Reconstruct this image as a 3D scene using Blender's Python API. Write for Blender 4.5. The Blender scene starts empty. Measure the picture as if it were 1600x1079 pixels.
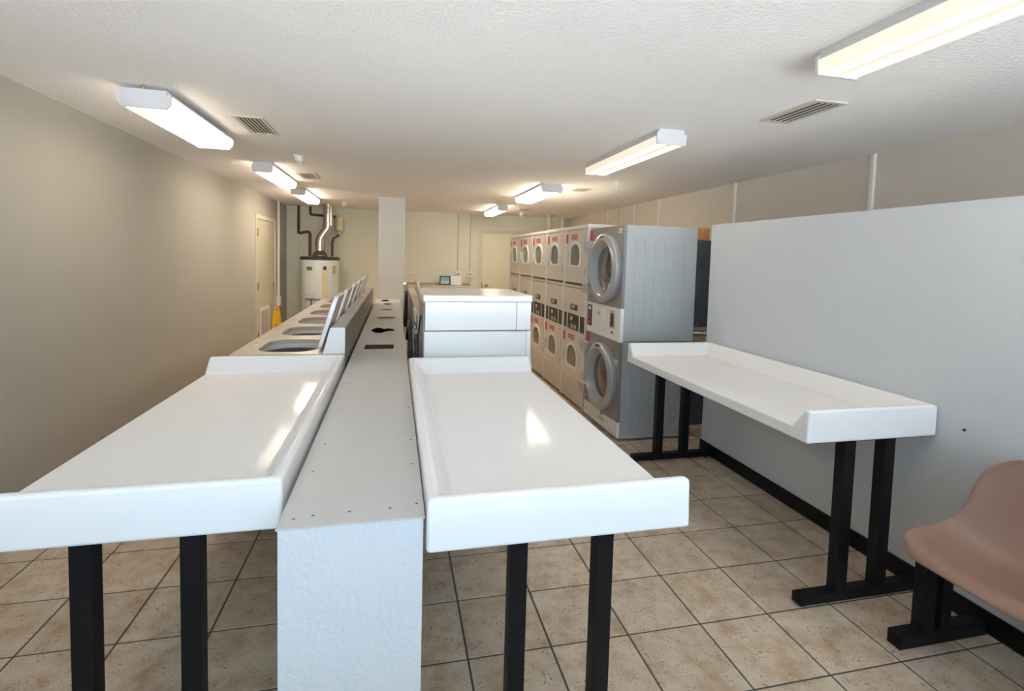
import bpy, bmesh, math, random
from mathutils import Vector, Matrix
from mathutils.geometry import tessellate_polygon

random.seed(7)
PI = math.pi
SC = bpy.context.scene
COL = SC.collection

# ------------------------------------------------------------------ camera
F_PX, YAW, PITCH, ROLL, CAM_Z = 781.6251, 0.2241, 0.0596, 0.0269, 1.5232
fw = Vector((math.sin(YAW) * math.cos(PITCH), math.cos(YAW) * math.cos(PITCH), -math.sin(PITCH)))
rt = Vector((math.cos(YAW), -math.sin(YAW), 0))
up = rt.cross(fw)
r2 = math.cos(ROLL) * rt + math.sin(ROLL) * up
u2 = -math.sin(ROLL) * rt + math.cos(ROLL) * up
cam_data = bpy.data.cameras.new('camera')
cam_data.sensor_width = 36.0
cam_data.sensor_fit = 'HORIZONTAL'
cam_data.lens = F_PX * 36.0 / 1600.0
cam_data.shift_x = (800 - 794.817) / 1600.0
cam_data.shift_y = (449.467 - 539.5) / 1600.0
cam_data.clip_start = 0.05
cam = bpy.data.objects.new('camera', cam_data)
COL.objects.link(cam)
m3 = Matrix((r2, u2, -fw)).transposed()
cam.matrix_world = Matrix.Translation((0, 0, CAM_Z)) @ m3.to_4x4()
SC.camera = cam

# ------------------------------------------------------------------ sky, exposure
world = bpy.data.worlds.new('sky')
SC.world = world
world.use_nodes = True
bg = world.node_tree.nodes['Background']
bg.inputs['Color'].default_value = (0.64, 0.83, 1.0, 1)
bg.inputs['Strength'].default_value = 3.3
sun_d = bpy.data.lights.new('sun', 'SUN')
sun_d.energy = 52.0; sun_d.angle = 0.009; sun_d.color = (1.0, 0.98, 0.95)
sun = bpy.data.objects.new('sun', sun_d); COL.objects.link(sun)
sun.rotation_euler = (math.radians(-32), 0, math.radians(-12))      # high, from beyond the back wall: it only reaches the pavement outside
sun.location = (0, 20, 30)
SC.view_settings.view_transform = 'Standard'
SC.view_settings.look = 'None'
SC.view_settings.gamma = 1.0
SC.view_settings.use_curve_mapping = False
SC.view_settings.exposure = 0.6
SC.cycles.diffuse_bounces = 6
SC.cycles.max_bounces = 14
SC.cycles.transparent_max_bounces = 12
LAMP = 23.0          # emission of the ceiling lamps' lenses
LAMP_COL = (1.0, 0.855, 0.67)

# ------------------------------------------------------------------ room numbers (metres)
XL, XR, YB, YF, ZC = -2.01, 3.60, 10.2, -0.6, 2.40
PART_X, PART_Y, PART_Z = 2.46, 3.56, 1.83
TILE = 0.33
TX0, TY0 = 0.2893, 2.1237
WIN_Z0, WIN_Z1 = 0.72, 2.30
BAYS = ((-1.86, -0.82), (-0.76, 0.28), (0.34, 1.38), (1.44, 2.40), (2.64, 3.52))  # last bay added to brighten the right wall and ceiling
for k, (a, b) in enumerate(BAYS):      # portals in the shopfront openings, they only guide the daylight's sampling
    ld = bpy.data.lights.new('daylight_portal', 'AREA')
    ld.shape = 'RECTANGLE'; ld.size = b - a; ld.size_y = WIN_Z1 - WIN_Z0
    ld.cycles.is_portal = True
    lo = bpy.data.objects.new('daylight_portal', ld)
    lo.location = ((a + b) / 2, YF - 0.08, (WIN_Z0 + WIN_Z1) / 2)
    lo.rotation_euler = (PI / 2, 0, 0)
    COL.objects.link(lo)

# ------------------------------------------------------------------ materials
MATS = {}
def mat(name, col, rough=0.5, metal=0.0, var=0.06, vscale=6.0, bump=0.0, bscale=80.0, coat=0.0, spec=0.5):
    if name in MATS: return MATS[name]
    m = bpy.data.materials.new(name); m.use_nodes = True
    nt = m.node_tree; N = nt.nodes; L = nt.links
    p = N['Principled BSDF']
    p.inputs['Roughness'].default_value = rough
    p.inputs['Metallic'].default_value = metal
    p.inputs['Specular IOR Level'].default_value = spec
    p.inputs['Coat Weight'].default_value = coat
    p.inputs['Coat Roughness'].default_value = 0.05
    g = N.new('ShaderNodeNewGeometry')
    n = N.new('ShaderNodeTexNoise'); n.inputs['Scale'].default_value = vscale; n.inputs['Detail'].default_value = 5
    L.new(g.outputs['Position'], n.inputs['Vector'])
    r = N.new('ShaderNodeMixRGB')
    r.inputs[1].default_value = tuple(min(1, c * (1 - var)) for c in col) + (1,)
    r.inputs[2].default_value = tuple(min(1, c * (1 + var)) for c in col) + (1,)
    L.new(n.outputs['Fac'], r.inputs[0]); L.new(r.outputs[0], p.inputs['Base Color'])
    if bump:
        n2 = N.new('ShaderNodeTexNoise'); n2.inputs['Scale'].default_value = bscale; n2.inputs['Detail'].default_value = 3
        L.new(g.outputs['Position'], n2.inputs['Vector'])
        b = N.new('ShaderNodeBump'); b.inputs['Strength'].default_value = bump; b.inputs['Distance'].default_value = 0.004
        L.new(n2.outputs['Fac'], b.inputs['Height']); L.new(b.outputs[0], p.inputs['Normal'])
    MATS[name] = m
    return m

def emit(name, col, strength, half, low=0.28):
    m = bpy.data.materials.new(name); m.use_nodes = True
    nt = m.node_tree; N = nt.nodes; L = nt.links
    p = N['Principled BSDF']
    p.inputs['Base Color'].default_value = (0.45, 0.43, 0.38, 1)
    p.inputs['Roughness'].default_value = 0.3
    tc = N.new('ShaderNodeTexCoord'); sp = N.new('ShaderNodeSeparateXYZ')
    L.new(tc.outputs['Object'], sp.inputs[0])
    ab = N.new('ShaderNodeMath'); ab.operation = 'ABSOLUTE'; L.new(sp.outputs['X'], ab.inputs[0])
    # two tubes behind the prismatic lens: brighter bands either side of the middle
    mr = N.new('ShaderNodeValToRGB'); e = mr.color_ramp.elements
    e[0].position = 0.0; e[0].color = (low, low, low, 1)
    e[1].position = 1.0; e[1].color = (low, low, low, 1)
    k = mr.color_ramp.elements.new(0.5); k.color = (1, 1, 1, 1)
    for q in (0.18, 0.85):
        k = mr.color_ramp.elements.new(q); k.color = (low, low, low, 1)
    dv = N.new('ShaderNodeMath'); dv.operation = 'DIVIDE'; dv.inputs[1].default_value = half
    L.new(ab.outputs[0], dv.inputs[0]); L.new(dv.outputs[0], mr.inputs[0])
    mu = N.new('ShaderNodeMath'); mu.operation = 'MULTIPLY'; mu.inputs[1].default_value = strength
    L.new(mr.outputs[0], mu.inputs[0])
    p.inputs['Emission Color'].default_value = tuple(col) + (1,)
    L.new(mu.outputs[0], p.inputs['Emission Strength'])
    return m

def tile_material():
    m = bpy.data.materials.new('ceramic_tile'); m.use_nodes = True
    nt = m.node_tree; N = nt.nodes; L = nt.links
    p = N['Principled BSDF']; p.inputs['Roughness'].default_value = 0.42
    g = N.new('ShaderNodeNewGeometry')
    n1 = N.new('ShaderNodeTexNoise'); n1.inputs['Scale'].default_value = 9; n1.inputs['Detail'].default_value = 8; n1.inputs['Roughness'].default_value = 0.65
    L.new(g.outputs['Position'], n1.inputs['Vector'])
    r1 = N.new('ShaderNodeValToRGB'); e = r1.color_ramp.elements
    e[0].position = 0.34; e[0].color = (0.46, 0.31, 0.19, 1)
    e[1].position = 0.64; e[1].color = (0.66, 0.55, 0.43, 1)
    k = e.new(0.5); k.color = (0.59, 0.47, 0.345, 1)
    L.new(n1.outputs['Fac'], r1.inputs[0])
    n2 = N.new('ShaderNodeTexNoise'); n2.inputs['Scale'].default_value = 95; n2.inputs['Detail'].default_value = 3; n2.inputs['Distortion'].default_value = 0.6
    L.new(g.outputs['Position'], n2.inputs['Vector'])
    n3 = N.new('ShaderNodeTexNoise'); n3.inputs['Scale'].default_value = 16; n3.inputs['Detail'].default_value = 2
    L.new(g.outputs['Position'], n3.inputs['Vector'])
    r2_ = N.new('ShaderNodeValToRGB'); e = r2_.color_ramp.elements      # small pits
    e[0].position = 0.56; e[0].color = (0, 0, 0, 1); e[1].position = 0.63; e[1].color = (1, 1, 1, 1)
    L.new(n2.outputs['Fac'], r2_.inputs[0])
    r3 = N.new('ShaderNodeValToRGB'); e = r3.color_ramp.elements
    e[0].position = 0.42; e[0].color = (0, 0, 0, 1); e[1].position = 0.60; e[1].color = (0.9, 0.9, 0.9, 1)
    L.new(n3.outputs['Fac'], r3.inputs[0])
    mu = N.new('ShaderNodeMath'); mu.operation = 'MULTIPLY'
    L.new(r2_.outputs[0], mu.inputs[0]); L.new(r3.outputs[0], mu.inputs[1])
    mx = N.new('ShaderNodeMixRGB'); mx.inputs[2].default_value = (0.27, 0.19, 0.13, 1)
    L.new(mu.outputs[0], mx.inputs[0]); L.new(r1.outputs[0], mx.inputs[1])
    oi = N.new('ShaderNodeObjectInfo')
    hv = N.new('ShaderNodeHueSaturation')
    mr = N.new('ShaderNodeMapRange'); mr.inputs[3].default_value = 0.92; mr.inputs[4].default_value = 1.07
    L.new(oi.outputs['Random'], mr.inputs[0]); L.new(mr.outputs[0], hv.inputs['Value'])
    L.new(mx.outputs[0], hv.inputs['Color']); L.new(hv.outputs[0], p.inputs['Base Color'])
    b = N.new('ShaderNodeBump'); b.inputs['Strength'].default_value = 0.25; b.inputs['Distance'].default_value = 0.002; b.invert = True
    L.new(mu.outputs[0], b.inputs['Height']); L.new(b.outputs[0], p.inputs['Normal'])
    return m

def pane_material(name, tint=(0.95, 0.98, 1.0)):
    m = bpy.data.materials.new(name); m.use_nodes = True
    nt = m.node_tree; N = nt.nodes; L = nt.links
    out = N['Material Output']
    for n in list(N):
        if n != out: N.remove(n)
    t = N.new('ShaderNodeBsdfTransparent'); t.inputs[0].default_value = tint + (1,)
    g = N.new('ShaderNodeBsdfGlossy'); g.inputs['Roughness'].default_value = 0.02
    f = N.new('ShaderNodeFresnel'); f.inputs[0].default_value = 1.45
    mx = N.new('ShaderNodeMixShader')
    L.new(f.outputs[0], mx.inputs[0]); L.new(t.outputs[0], mx.inputs[1]); L.new(g.outputs[0], mx.inputs[2])
    L.new(mx.outputs[0], out.inputs[0])
    return m

WALL_L = mat('wall_paint_shaded', (0.43, 0.405, 0.35), 0.75, var=0.03, vscale=1.5, bump=0.35, bscale=120)  # beige darkened to carry the shade on the left wall
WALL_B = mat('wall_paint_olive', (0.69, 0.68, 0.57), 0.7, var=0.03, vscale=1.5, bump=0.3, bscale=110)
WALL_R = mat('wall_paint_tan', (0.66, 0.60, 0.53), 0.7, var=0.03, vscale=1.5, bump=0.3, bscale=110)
WALL_P = mat('wall_paint_grey', (0.595, 0.615, 0.64), 0.6, var=0.02, vscale=1.2, bump=0.25, bscale=110)
COLUMN = mat('column_paint', (0.66, 0.65, 0.61), 0.65, var=0.02, vscale=2, bump=0.2, bscale=110)
CEIL = mat('ceiling_stipple', (0.90, 0.87, 0.85), 0.85, var=0.03, vscale=2.0, bump=1.0, bscale=55)
STUCCO = mat('white_stucco', (0.70, 0.71, 0.715), 0.7, var=0.02, bump=0.8, bscale=70)
COVER = mat('painted_board', (0.60, 0.585, 0.56), 0.5, var=0.04, vscale=14, bump=0.08, bscale=200)
GROUT = mat('dark_grout', (0.10, 0.09, 0.08), 0.9, var=0.15, vscale=40)
BLACKBASE = mat('black_rubber', (0.006, 0.006, 0.006), 0.5, spec=0.25)
LAM = mat('white_gelcoat', (0.87, 0.85, 0.83), 0.09, var=0.01, spec=0.02)
BLACKM = mat('black_metal', (0.006, 0.006, 0.007), 0.45, var=0.1, vscale=30, spec=0.25)
ENAMEL = mat('white_enamel', (0.80, 0.80, 0.78), 0.22, var=0.01, coat=0.2)
ENAMEL_D = mat('almond_enamel_reflect', (0.54, 0.465, 0.385), 0.28, var=0.02)  # almond deepened with the warm reflection of ceiling and walls
ALMOND = mat('almond_panel', (0.64, 0.585, 0.51), 0.38, var=0.02)
TRIMW = mat('white_trim', (0.78, 0.77, 0.73), 0.5, var=0.02)
GREYP = mat('grey_enamel', (0.47, 0.49, 0.50), 0.3, metal=0.25, var=0.02)
GREYF = mat('grey_front', (0.27, 0.265, 0.26), 0.35, metal=0.3, var=0.02)
SILVER = mat('silver_plastic', (0.40, 0.425, 0.445), 0.22, metal=0.35, var=0.01, coat=0.4)
HINGE = mat('hinge_grey', (0.42, 0.43, 0.44), 0.35, var=0.02)
GLASSD = mat('dark_glass', (0.045, 0.055, 0.05), 0.05, var=0.1, coat=0.6, spec=0.8)
BLACKP = mat('black_plastic', (0.018, 0.018, 0.02), 0.3, var=0.1)
STEEL = mat('stainless', (0.55, 0.54, 0.50), 0.25, metal=0.9, var=0.05, vscale=30)
GALV = mat('galvanised_back', (0.42, 0.40, 0.36), 0.42, metal=0.55, var=0.12, vscale=12)
BRASS = mat('brass', (0.62, 0.45, 0.18), 0.3, metal=1.0, var=0.08)
HOSE = mat('black_hose', (0.015, 0.016, 0.018), 0.5, var=0.1)
HOSEG = mat('grey_hose', (0.34, 0.35, 0.36), 0.4, var=0.1)
RED = mat('red_sticker', (0.55, 0.03, 0.07), 0.5, var=0.05)
PINK = mat('pink_sticker', (0.50, 0.17, 0.22), 0.5, var=0.3, vscale=160)
CREAM = mat('cream_sticker', (0.62, 0.55, 0.42), 0.5, var=0.25, vscale=200)
WHITE = mat('white_paper', (0.82, 0.82, 0.82), 0.6, var=0.02)
SHELL = mat('tan_fibreglass', (0.285, 0.165, 0.118), 0.33, var=0.05, vscale=40)
CHROME = mat('chrome', (0.6, 0.6, 0.58), 0.15, metal=1.0)
DOORP = mat('door_paint', (0.52, 0.47, 0.36), 0.5, var=0.02, vscale=3)
DOORB = mat('door_paint_yellow', (0.74, 0.71, 0.55), 0.5, var=0.02, vscale=3)
FRAMEP = mat('door_frame_paint', (0.60, 0.57, 0.46), 0.5, var=0.02)
TANK = mat('heater_enamel', (0.70, 0.73, 0.73), 0.25, var=0.01)
RUST = mat('pipe_insulation', (0.11, 0.055, 0.035), 0.8, var=0.3, vscale=40)
COPPER = mat('copper_pipe', (0.42, 0.16, 0.08), 0.4, metal=0.7, var=0.1)
FLUE = mat('galvanised_flue', (0.62, 0.60, 0.55), 0.22, metal=0.95, var=0.06, vscale=10)
YELLOW = mat('yellow_plastic', (0.80, 0.50, 0.01), 0.4, var=0.05)
WOOD = mat('raw_wood', (0.48, 0.20, 0.07), 0.7, var=0.3, vscale=25)
VENTM = mat('vent_metal', (0.62, 0.59, 0.50), 0.5, var=0.04)
VENTD = mat('vent_dark', (0.05, 0.045, 0.035), 0.8)
LAMPW = mat('lamp_housing', (0.60, 0.59, 0.595), 0.45, var=0.01)
GREEN = mat('green_label', (0.08, 0.22, 0.10), 0.5, var=0.3, vscale=60)
BLUEL = mat('pale_blue_label', (0.55, 0.66, 0.75), 0.5, var=0.1)
BLUE = mat('blue_frame', (0.03, 0.10, 0.17), 0.4, var=0.1)
PICT = mat('poster_blue', (0.25, 0.48, 0.66), 0.5, var=0.3, vscale=40)
SAND = mat('poster_sand', (0.62, 0.56, 0.42), 0.5, var=0.2, vscale=60)
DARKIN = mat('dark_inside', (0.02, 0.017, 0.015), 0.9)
MAGENTA = mat('magenta_sticker', (0.50, 0.03, 0.18), 0.5, var=0.1)
TILE_M = tile_material()
PANE = pane_material('window_glass')
ALU = mat('dark_aluminium', (0.10, 0.09, 0.085), 0.35, metal=0.7)
EMITS = {}

# ------------------------------------------------------------------ mesh helpers (world coordinates)
def nb(): return bmesh.new()

def box(bm, x0, x1, y0, y1, z0, z1, bev=0.0, seg=2):
    vs = [bm.verts.new(p) for p in ((x0,y0,z0),(x1,y0,z0),(x1,y1,z0),(x0,y1,z0),(x0,y0,z1),(x1,y0,z1),(x1,y1,z1),(x0,y1,z1))]
    fs = [bm.faces.new([vs[i] for i in f]) for f in ((0,3,2,1),(4,5,6,7),(0,1,5,4),(1,2,6,5),(2,3,7,6),(3,0,4,7))]
    if bev > 0:
        ed = list({e for f in fs for e in f.edges})
        bmesh.ops.bevel(bm, geom=ed, offset=bev, segments=seg, affect='EDGES', profile=0.6)
    return bm

def hexa(bm, p):       # eight corners: bottom ring then top ring
    vs = [bm.verts.new(q) for q in p]
    for f in ((0,3,2,1),(4,5,6,7),(0,1,5,4),(1,2,6,5),(2,3,7,6),(3,0,4,7)):
        bm.faces.new([vs[i] for i in f])
    return bm

AX = {'X': lambda u, v, w: (w, u, v), 'Y': lambda u, v, w: (u, w, v), 'Z': lambda u, v, w: (u, v, w)}

def prism(bm, loop, axis, w0, w1, holes=()):
    """extrude a 2-D outline (with holes) along an axis; u,v are the other two axes in order"""
    f = AX[axis]
    allp = list(loop)
    loops = [list(loop)] + [list(h) for h in holes]
    pts = [q for l in loops for q in l]
    tris = tessellate_polygon([[Vector((q[0], q[1], 0)) for q in l] for l in loops])
    a = [bm.verts.new(f(q[0], q[1], w0)) for q in pts]
    b = [bm.verts.new(f(q[0], q[1], w1)) for q in pts]
    if not holes:
        bm.faces.new(a); bm.faces.new(b)
    else:
        for t in tris:
            bm.faces.new([a[i] for i in t]); bm.faces.new([b[i] for i in t])
    i0 = 0
    for l in loops:
        n = len(l)
        for k in range(n):
            i, j = i0 + k, i0 + (k + 1) % n
            bm.faces.new((a[i], a[j], b[j], b[i]))
        i0 += n
    return bm

def rrect(u0, u1, v0, v1, r, n=5):
    out = []
    for cx, cy, a0 in ((u1 - r, v1 - r, 0), (u0 + r, v1 - r, PI/2), (u0 + r, v0 + r, PI), (u1 - r, v0 + r, 1.5*PI)):
        for k in range(n + 1):
            a = a0 + k * PI / 2 / n
            out.append((cx + r * math.cos(a), cy + r * math.sin(a)))
    return out

def ellipse(cu, cv, ru, rv, n=32):
    return [(cu + ru * math.cos(2*PI*k/n), cv + rv * math.sin(2*PI*k/n)) for k in range(n)]

def arch(cu, v0, w, h, r=0.05, top=0.62, n=18):
    """window outline: rounded lower corners, domed top"""
    hw = w / 2; vs = v0 + h * (1 - top)
    pts = []
    for k in range(5):
        a = PI + k * PI / 8
        pts.append((cu - hw + r + r * math.cos(a), v0 + r + r * math.sin(a)))
    for k in range(5):
        a = 1.5 * PI + k * PI / 8
        pts.append((cu + hw - r + r * math.cos(a), v0 + r + r * math.sin(a)))
    for k in range(n + 1):
        a = k * PI / n
        e = 0.85
        pts.append((cu + hw * math.copysign(abs(math.cos(a)) ** e, math.cos(a)), vs + h * top * math.sin(a) ** e))
    return pts

def lathe(bm, prof, axis, c, n=40, close=False):
    """revolve (radius, height) pairs about an axis through c"""
    f = AX[axis]
    ci = {'X': (c[1], c[2], c[0]), 'Y': (c[0], c[2], c[1]), 'Z': (c[0], c[1], c[2])}[axis]
    rings = []
    for r, h in prof:
        if r <= 1e-6: rings.append([bm.verts.new(f(ci[0], ci[1], ci[2] + h))])
        else: rings.append([bm.verts.new(f(ci[0] + r*math.cos(2*PI*k/n), ci[1] + r*math.sin(2*PI*k/n), ci[2] + h)) for k in range(n)])
    seq = list(zip(rings, rings[1:])) + ([(rings[-1], rings[0])] if close else [])
    for a, b in seq:
        for k in range(n):
            j = (k + 1) % n
            if len(a) == 1 and len(b) == 1: continue
            if len(a) == 1: bm.faces.new((a[0], b[j], b[k]))
            elif len(b) == 1: bm.faces.new((a[k], a[j], b[0]))
            else: bm.faces.new((a[k], a[j], b[j], b[k]))
    return bm

def tube(bm, pts, r, n=10, smooth=0):
    P = [Vector(p) for p in pts]
    for _ in range(smooth):
        Q = [P[0]]
        for a, b in zip(P, P[1:]):
            Q += [a * 0.75 + b * 0.25, a * 0.25 + b * 0.75]
        P = Q + [P[-1]]
    rings = []; ref = None
    for i, p in enumerate(P):
        t = (P[min(i+1, len(P)-1)] - P[max(i-1, 0)]).normalized()
        if ref is None:
            ref = Vector((1, 0, 0)) if abs(t.x) < 0.8 else Vector((0, 1, 0))
        a = (ref - t * ref.dot(t)).normalized(); b = t.cross(a); ref = a
        rings.append([bm.verts.new(p + r * (math.cos(2*PI*k/n) * a + math.sin(2*PI*k/n) * b)) for k in range(n)])
    for A, B in zip(rings, rings[1:]):
        for k in range(n):
            j = (k + 1) % n
            bm.faces.new((A[k], A[j], B[j], B[k]))
    bm.faces.new(rings[0]); bm.faces.new(rings[-1])
    return bm

def root_loc(o):
    v = Vector((0, 0, 0))
    while o is not None:
        v += o.location; o = o.parent
    return v

def obj(name, bm, m, parent=None, origin=None, smooth=True, label=None):
    """one mesh object; bm is in world coordinates (roots are unrotated while building)"""
    base = root_loc(parent) if parent else Vector((0, 0, 0))
    o_at = Vector(origin) if origin is not None else base
    if not isinstance(bm, bpy.types.Mesh):
        bmesh.ops.recalc_face_normals(bm, faces=bm.faces)
        bmesh.ops.translate(bm, verts=bm.verts, vec=-o_at)
        me = bpy.data.meshes.new(name)
        bm.to_mesh(me); bm.free()
        if smooth:
            me.polygons.foreach_set('use_smooth', [True] * len(me.polygons))
            me.set_sharp_from_angle(angle=math.radians(32))
        me.materials.append(m)
    else: me = bm
    o = bpy.data.objects.new(name, me); COL.objects.link(o)
    if smooth and len(o.data.polygons) > 12:
        wn = o.modifiers.new('face_normals', 'WEIGHTED_NORMAL'); wn.keep_sharp = True
    o.parent = parent
    o.location = o_at - base
    if label: o['label'] = label
    return o

def thing(name, label, cat, loc, group=None):
    o = bpy.data.objects.new(name, None); COL.objects.link(o)
    o.empty_display_size = 0.05
    o.location = loc; o['label'] = label; o['category'] = cat
    if group: o['group'] = group
    return o

def tag(o, label, cat, group=None):
    o['label'] = label; o['category'] = cat
    if group: o['group'] = group
    return o

def struct(name, bm, m, label=None, parent=None, smooth=False):
    o = obj(name, bm, m, parent, smooth=smooth)
    if parent is None: o['kind'] = 'structure'
    if label: o['label'] = label
    return o

def dup(root, loc, label, rotz=0.0, skip=()):
    def cp(o, par):
        c = o.copy(); COL.objects.link(c); c.parent = par
        for ch in o.children:
            if ch.name.split('.')[0] not in skip: cp(ch, c)
        return c
    r = cp(root, None)
    r.location = loc; r.rotation_euler = (0, 0, rotz); r['label'] = label
    return r

def bx(*a, **k): return box(nb(), *a, **k)

# ------------------------------------------------------------------ floor and its tiles
floor = struct('floor', bx(XL - 0.1, XR + 0.1, YF - 0.1, YB + 0.1, -0.12, -0.003), GROUT, 'beige ceramic tile floor with dark grout lines')
G = 0.004
def tile_mesh(x0, x1, y0, y1, bm):
    c = 0.0025
    lo = [(x0,y0),(x1,y0),(x1,y1),(x0,y1)]
    hi = [(x0+c,y0+c),(x1-c,y0+c),(x1-c,y1-c),(x0+c,y1-c)]
    a = [bm.verts.new((p[0], p[1], -0.004)) for p in lo]
    b = [bm.verts.new((p[0], p[1], -0.0015)) for p in lo]
    d = [bm.verts.new((p[0], p[1], 0.0)) for p in hi]
    bm.faces.new(d)
    for k in range(4):
        j = (k + 1) % 4
        bm.faces.new((a[k], a[j], b[j], b[k])); bm.faces.new((b[k], b[j], d[j], d[k]))
rest = nb(); full = None; n_tiles = 0
i0 = math.floor((XL - TX0) / TILE); i1 = math.ceil((XR - TX0) / TILE)
j0 = math.floor((YF - TY0) / TILE); j1 = math.ceil((YB - TY0) / TILE)
for j in range(j0, j1):
    for i in range(i0, i1):
        x0, x1 = TX0 + i*TILE + G, TX0 + (i+1)*TILE - G
        y0, y1 = TY0 + j*TILE + G, TY0 + (j+1)*TILE - G
        cx0, cx1 = max(x0, XL), min(x1, XR); cy0, cy1 = max(y0, YF), min(y1, YB)
        if cx1 - cx0 < 0.01 or cy1 - cy0 < 0.01: continue
        near = (0.45 < y0 < 4.2 and cx0 < PART_X) or (4.2 <= y0 < 6.8 and 0.8 < x0 < 1.9)
        if near and n_tiles < 300:
            n_tiles += 1
            whole = (cx0, cx1, cy0, cy1) == (x0, x1, y0, y1)
            if whole and full is not None:
                o = bpy.data.objects.new('tile', full); COL.objects.link(o); o.parent = floor
                o.location = (x0, y0, 0)
            else:
                bm = nb(); tile_mesh(cx0, cx1, cy0, cy1, bm)
                o = obj('tile', bm, TILE_M, floor, origin=(cx0, cy0, 0), smooth=False)
                if whole: full = o.data
        else:
            tile_mesh(cx0, cx1, cy0, cy1, rest)
o = obj('tile_field', rest, TILE_M, floor, smooth=False); o['kind'] = 'stuff'

# ------------------------------------------------------------------ walls, ceiling
struct('ceiling', bx(XL - 0.1, XR + 0.1, YF - 0.1, YB + 0.1, ZC, ZC + 0.1), CEIL, 'off-white stippled ceiling')
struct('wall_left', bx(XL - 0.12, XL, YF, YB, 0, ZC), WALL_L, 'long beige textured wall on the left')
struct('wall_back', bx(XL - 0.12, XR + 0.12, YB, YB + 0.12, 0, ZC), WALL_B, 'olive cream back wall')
struct('wall_right', bx(XR, XR + 0.12, YF, YB, 0, ZC), WALL_R, 'tan wall beyond the low partition')
part_w = struct('wall_partition', box(nb(), PART_X, PART_X + 0.12, YF, PART_Y, 0, PART_Z, bev=0.006), WALL_P, 'low pale grey partition wall behind the right folding table')
obj('nail', lathe(nb(), [(0.0,-0.012),(0.006,-0.012),(0.006,-0.009),(0.002,-0.009),(0.002,0.0)], 'X', (PART_X, 1.66, 0.822), n=8), BLACKM, part_w)
struct('baseboard_right', box(nb(), PART_X - 0.012, PART_X, YF, PART_Y, 0, 0.092, bev=0.003), BLACKBASE, 'black rubber baseboard along the partition')
struct('baseboard_left', box(nb(), XL, XL + 0.012, YF, 7.9, 0, 0.092, bev=0.003), BLACKBASE, 'black rubber baseboard along the left wall')
# shopfront behind the camera
struct('ground_bounce', bx(-30, 30, -45, YF - 0.14, -0.16, -0.02), mat('pavement', (0.48, 0.485, 0.49), 0.9, var=0.1, vscale=3), 'concrete pavement outside the shopfront, added to bounce sunlight inside')  # unseen ground, added to bounce sunlight up onto the ceiling
bm = nb()
box(bm, XL, XR, YF - 0.12, YF, WIN_Z1, ZC); box(bm, XL, XR, YF - 0.12, YF, 0, WIN_Z0)
box(bm, 2.46, 2.58, YF - 0.12, YF, WIN_Z0, WIN_Z1); box(bm, 3.58, XR, YF - 0.12, YF, WIN_Z0, WIN_Z1); box(bm, XL, -1.92, YF - 0.12, YF, WIN_Z0, WIN_Z1)
struct('wall_front', bm, WALL_P, 'shopfront wall with large windows')
for k, (a, b) in enumerate(BAYS):
    bm = nb()
    prism(bm, rrect(a - 0.06, b + 0.06, WIN_Z0, WIN_Z1, 0.001, 1), 'Y', YF - 0.09, YF - 0.03, holes=[rrect(a, b, WIN_Z0 + 0.05, WIN_Z1 - 0.05, 0.001, 1)])
    w = struct('window_%d' % (k + 1), bm, ALU, 'dark aluminium shopfront window')
    obj('pane', bx(a, b, YF - 0.063, YF - 0.057, WIN_Z0 + 0.05, WIN_Z1 - 0.05), PANE, w, smooth=False)

# right wall battens, seen above the partition and the dryers
for k, (y, w) in enumerate(((3.2, 0.035), (4.81, 0.028), (6.42, 0.022), (7.15, 0.05), (7.72, 0.022), (8.15, 0.03))):
    struct('trim_%d' % (k + 1), box(nb(), XR - 0.022, XR, y - w/2, y + w/2, 0.1, ZC, bev=0.004), TRIMW if k not in (4,) else WALL_R, 'narrow white batten on the tan wall')
# thin rail on the back wall
struct('trim_7', box(nb(), -0.98, 0.62, YB - 0.014, YB, 1.135, 1.16, bev=0.003), WALL_B, 'thin horizontal rail on the back wall left of the outlets')

# column on the end of the divider
struct('wall_column', box(nb(), -0.253, 0.144, 7.88, 8.28, 0, ZC, bev=0.008), COLUMN, 'square white column at the far end of the divider')

# ------------------------------------------------------------------ centre divider with its board cover
YD0, YD1 = 1.29, 7.88
def dl(y): return -0.275
def dr(y): return 0.081
bm = nb()      # hollow box: front wall, two long walls
t = 0.05
hexa(bm, [(dl(YD0), YD0, 0), (dr(YD0), YD0, 0), (dr(YD0), YD0 + t, 0), (dl(YD0), YD0 + t, 0), (dl(YD0), YD0, .837), (dr(YD0), YD0, .837), (dr(YD0), YD0 + t, .837), (dl(YD0), YD0 + t, .837)])
for s in (0, 1):
    a0, a1 = (dl(YD0), dl(YD1)) if s == 0 else (dr(YD0) - t, dr(YD1) - t)
    hexa(bm, [(a0, YD0 + t, 0), (a0 + t, YD0 + t, 0), (a1 + t, YD1, 0), (a1, YD1, 0), (a0, YD0 + t, .837), (a0 + t, YD0 + t, .837), (a1 + t, YD1, .837), (a1, YD1, .837)])
divider = struct('wall_divider', bm, STUCCO, 'waist-high white stucco divider between the two near folding tables')
def ragged(cx, cy, a, b, seed, n=22, pinch=0.0):
    rr = random.Random(seed); out = []
    for k in range(n):
        t_ = 2 * PI * k / n
        q = 1 + rr.uniform(-0.12, 0.12)
        bb = b * (1 - pinch * (0.5 + 0.5 * math.cos(t_)))
        out.append((cx + a * math.cos(t_) * q, cy + bb * math.sin(t_) * q))
    return out
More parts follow.
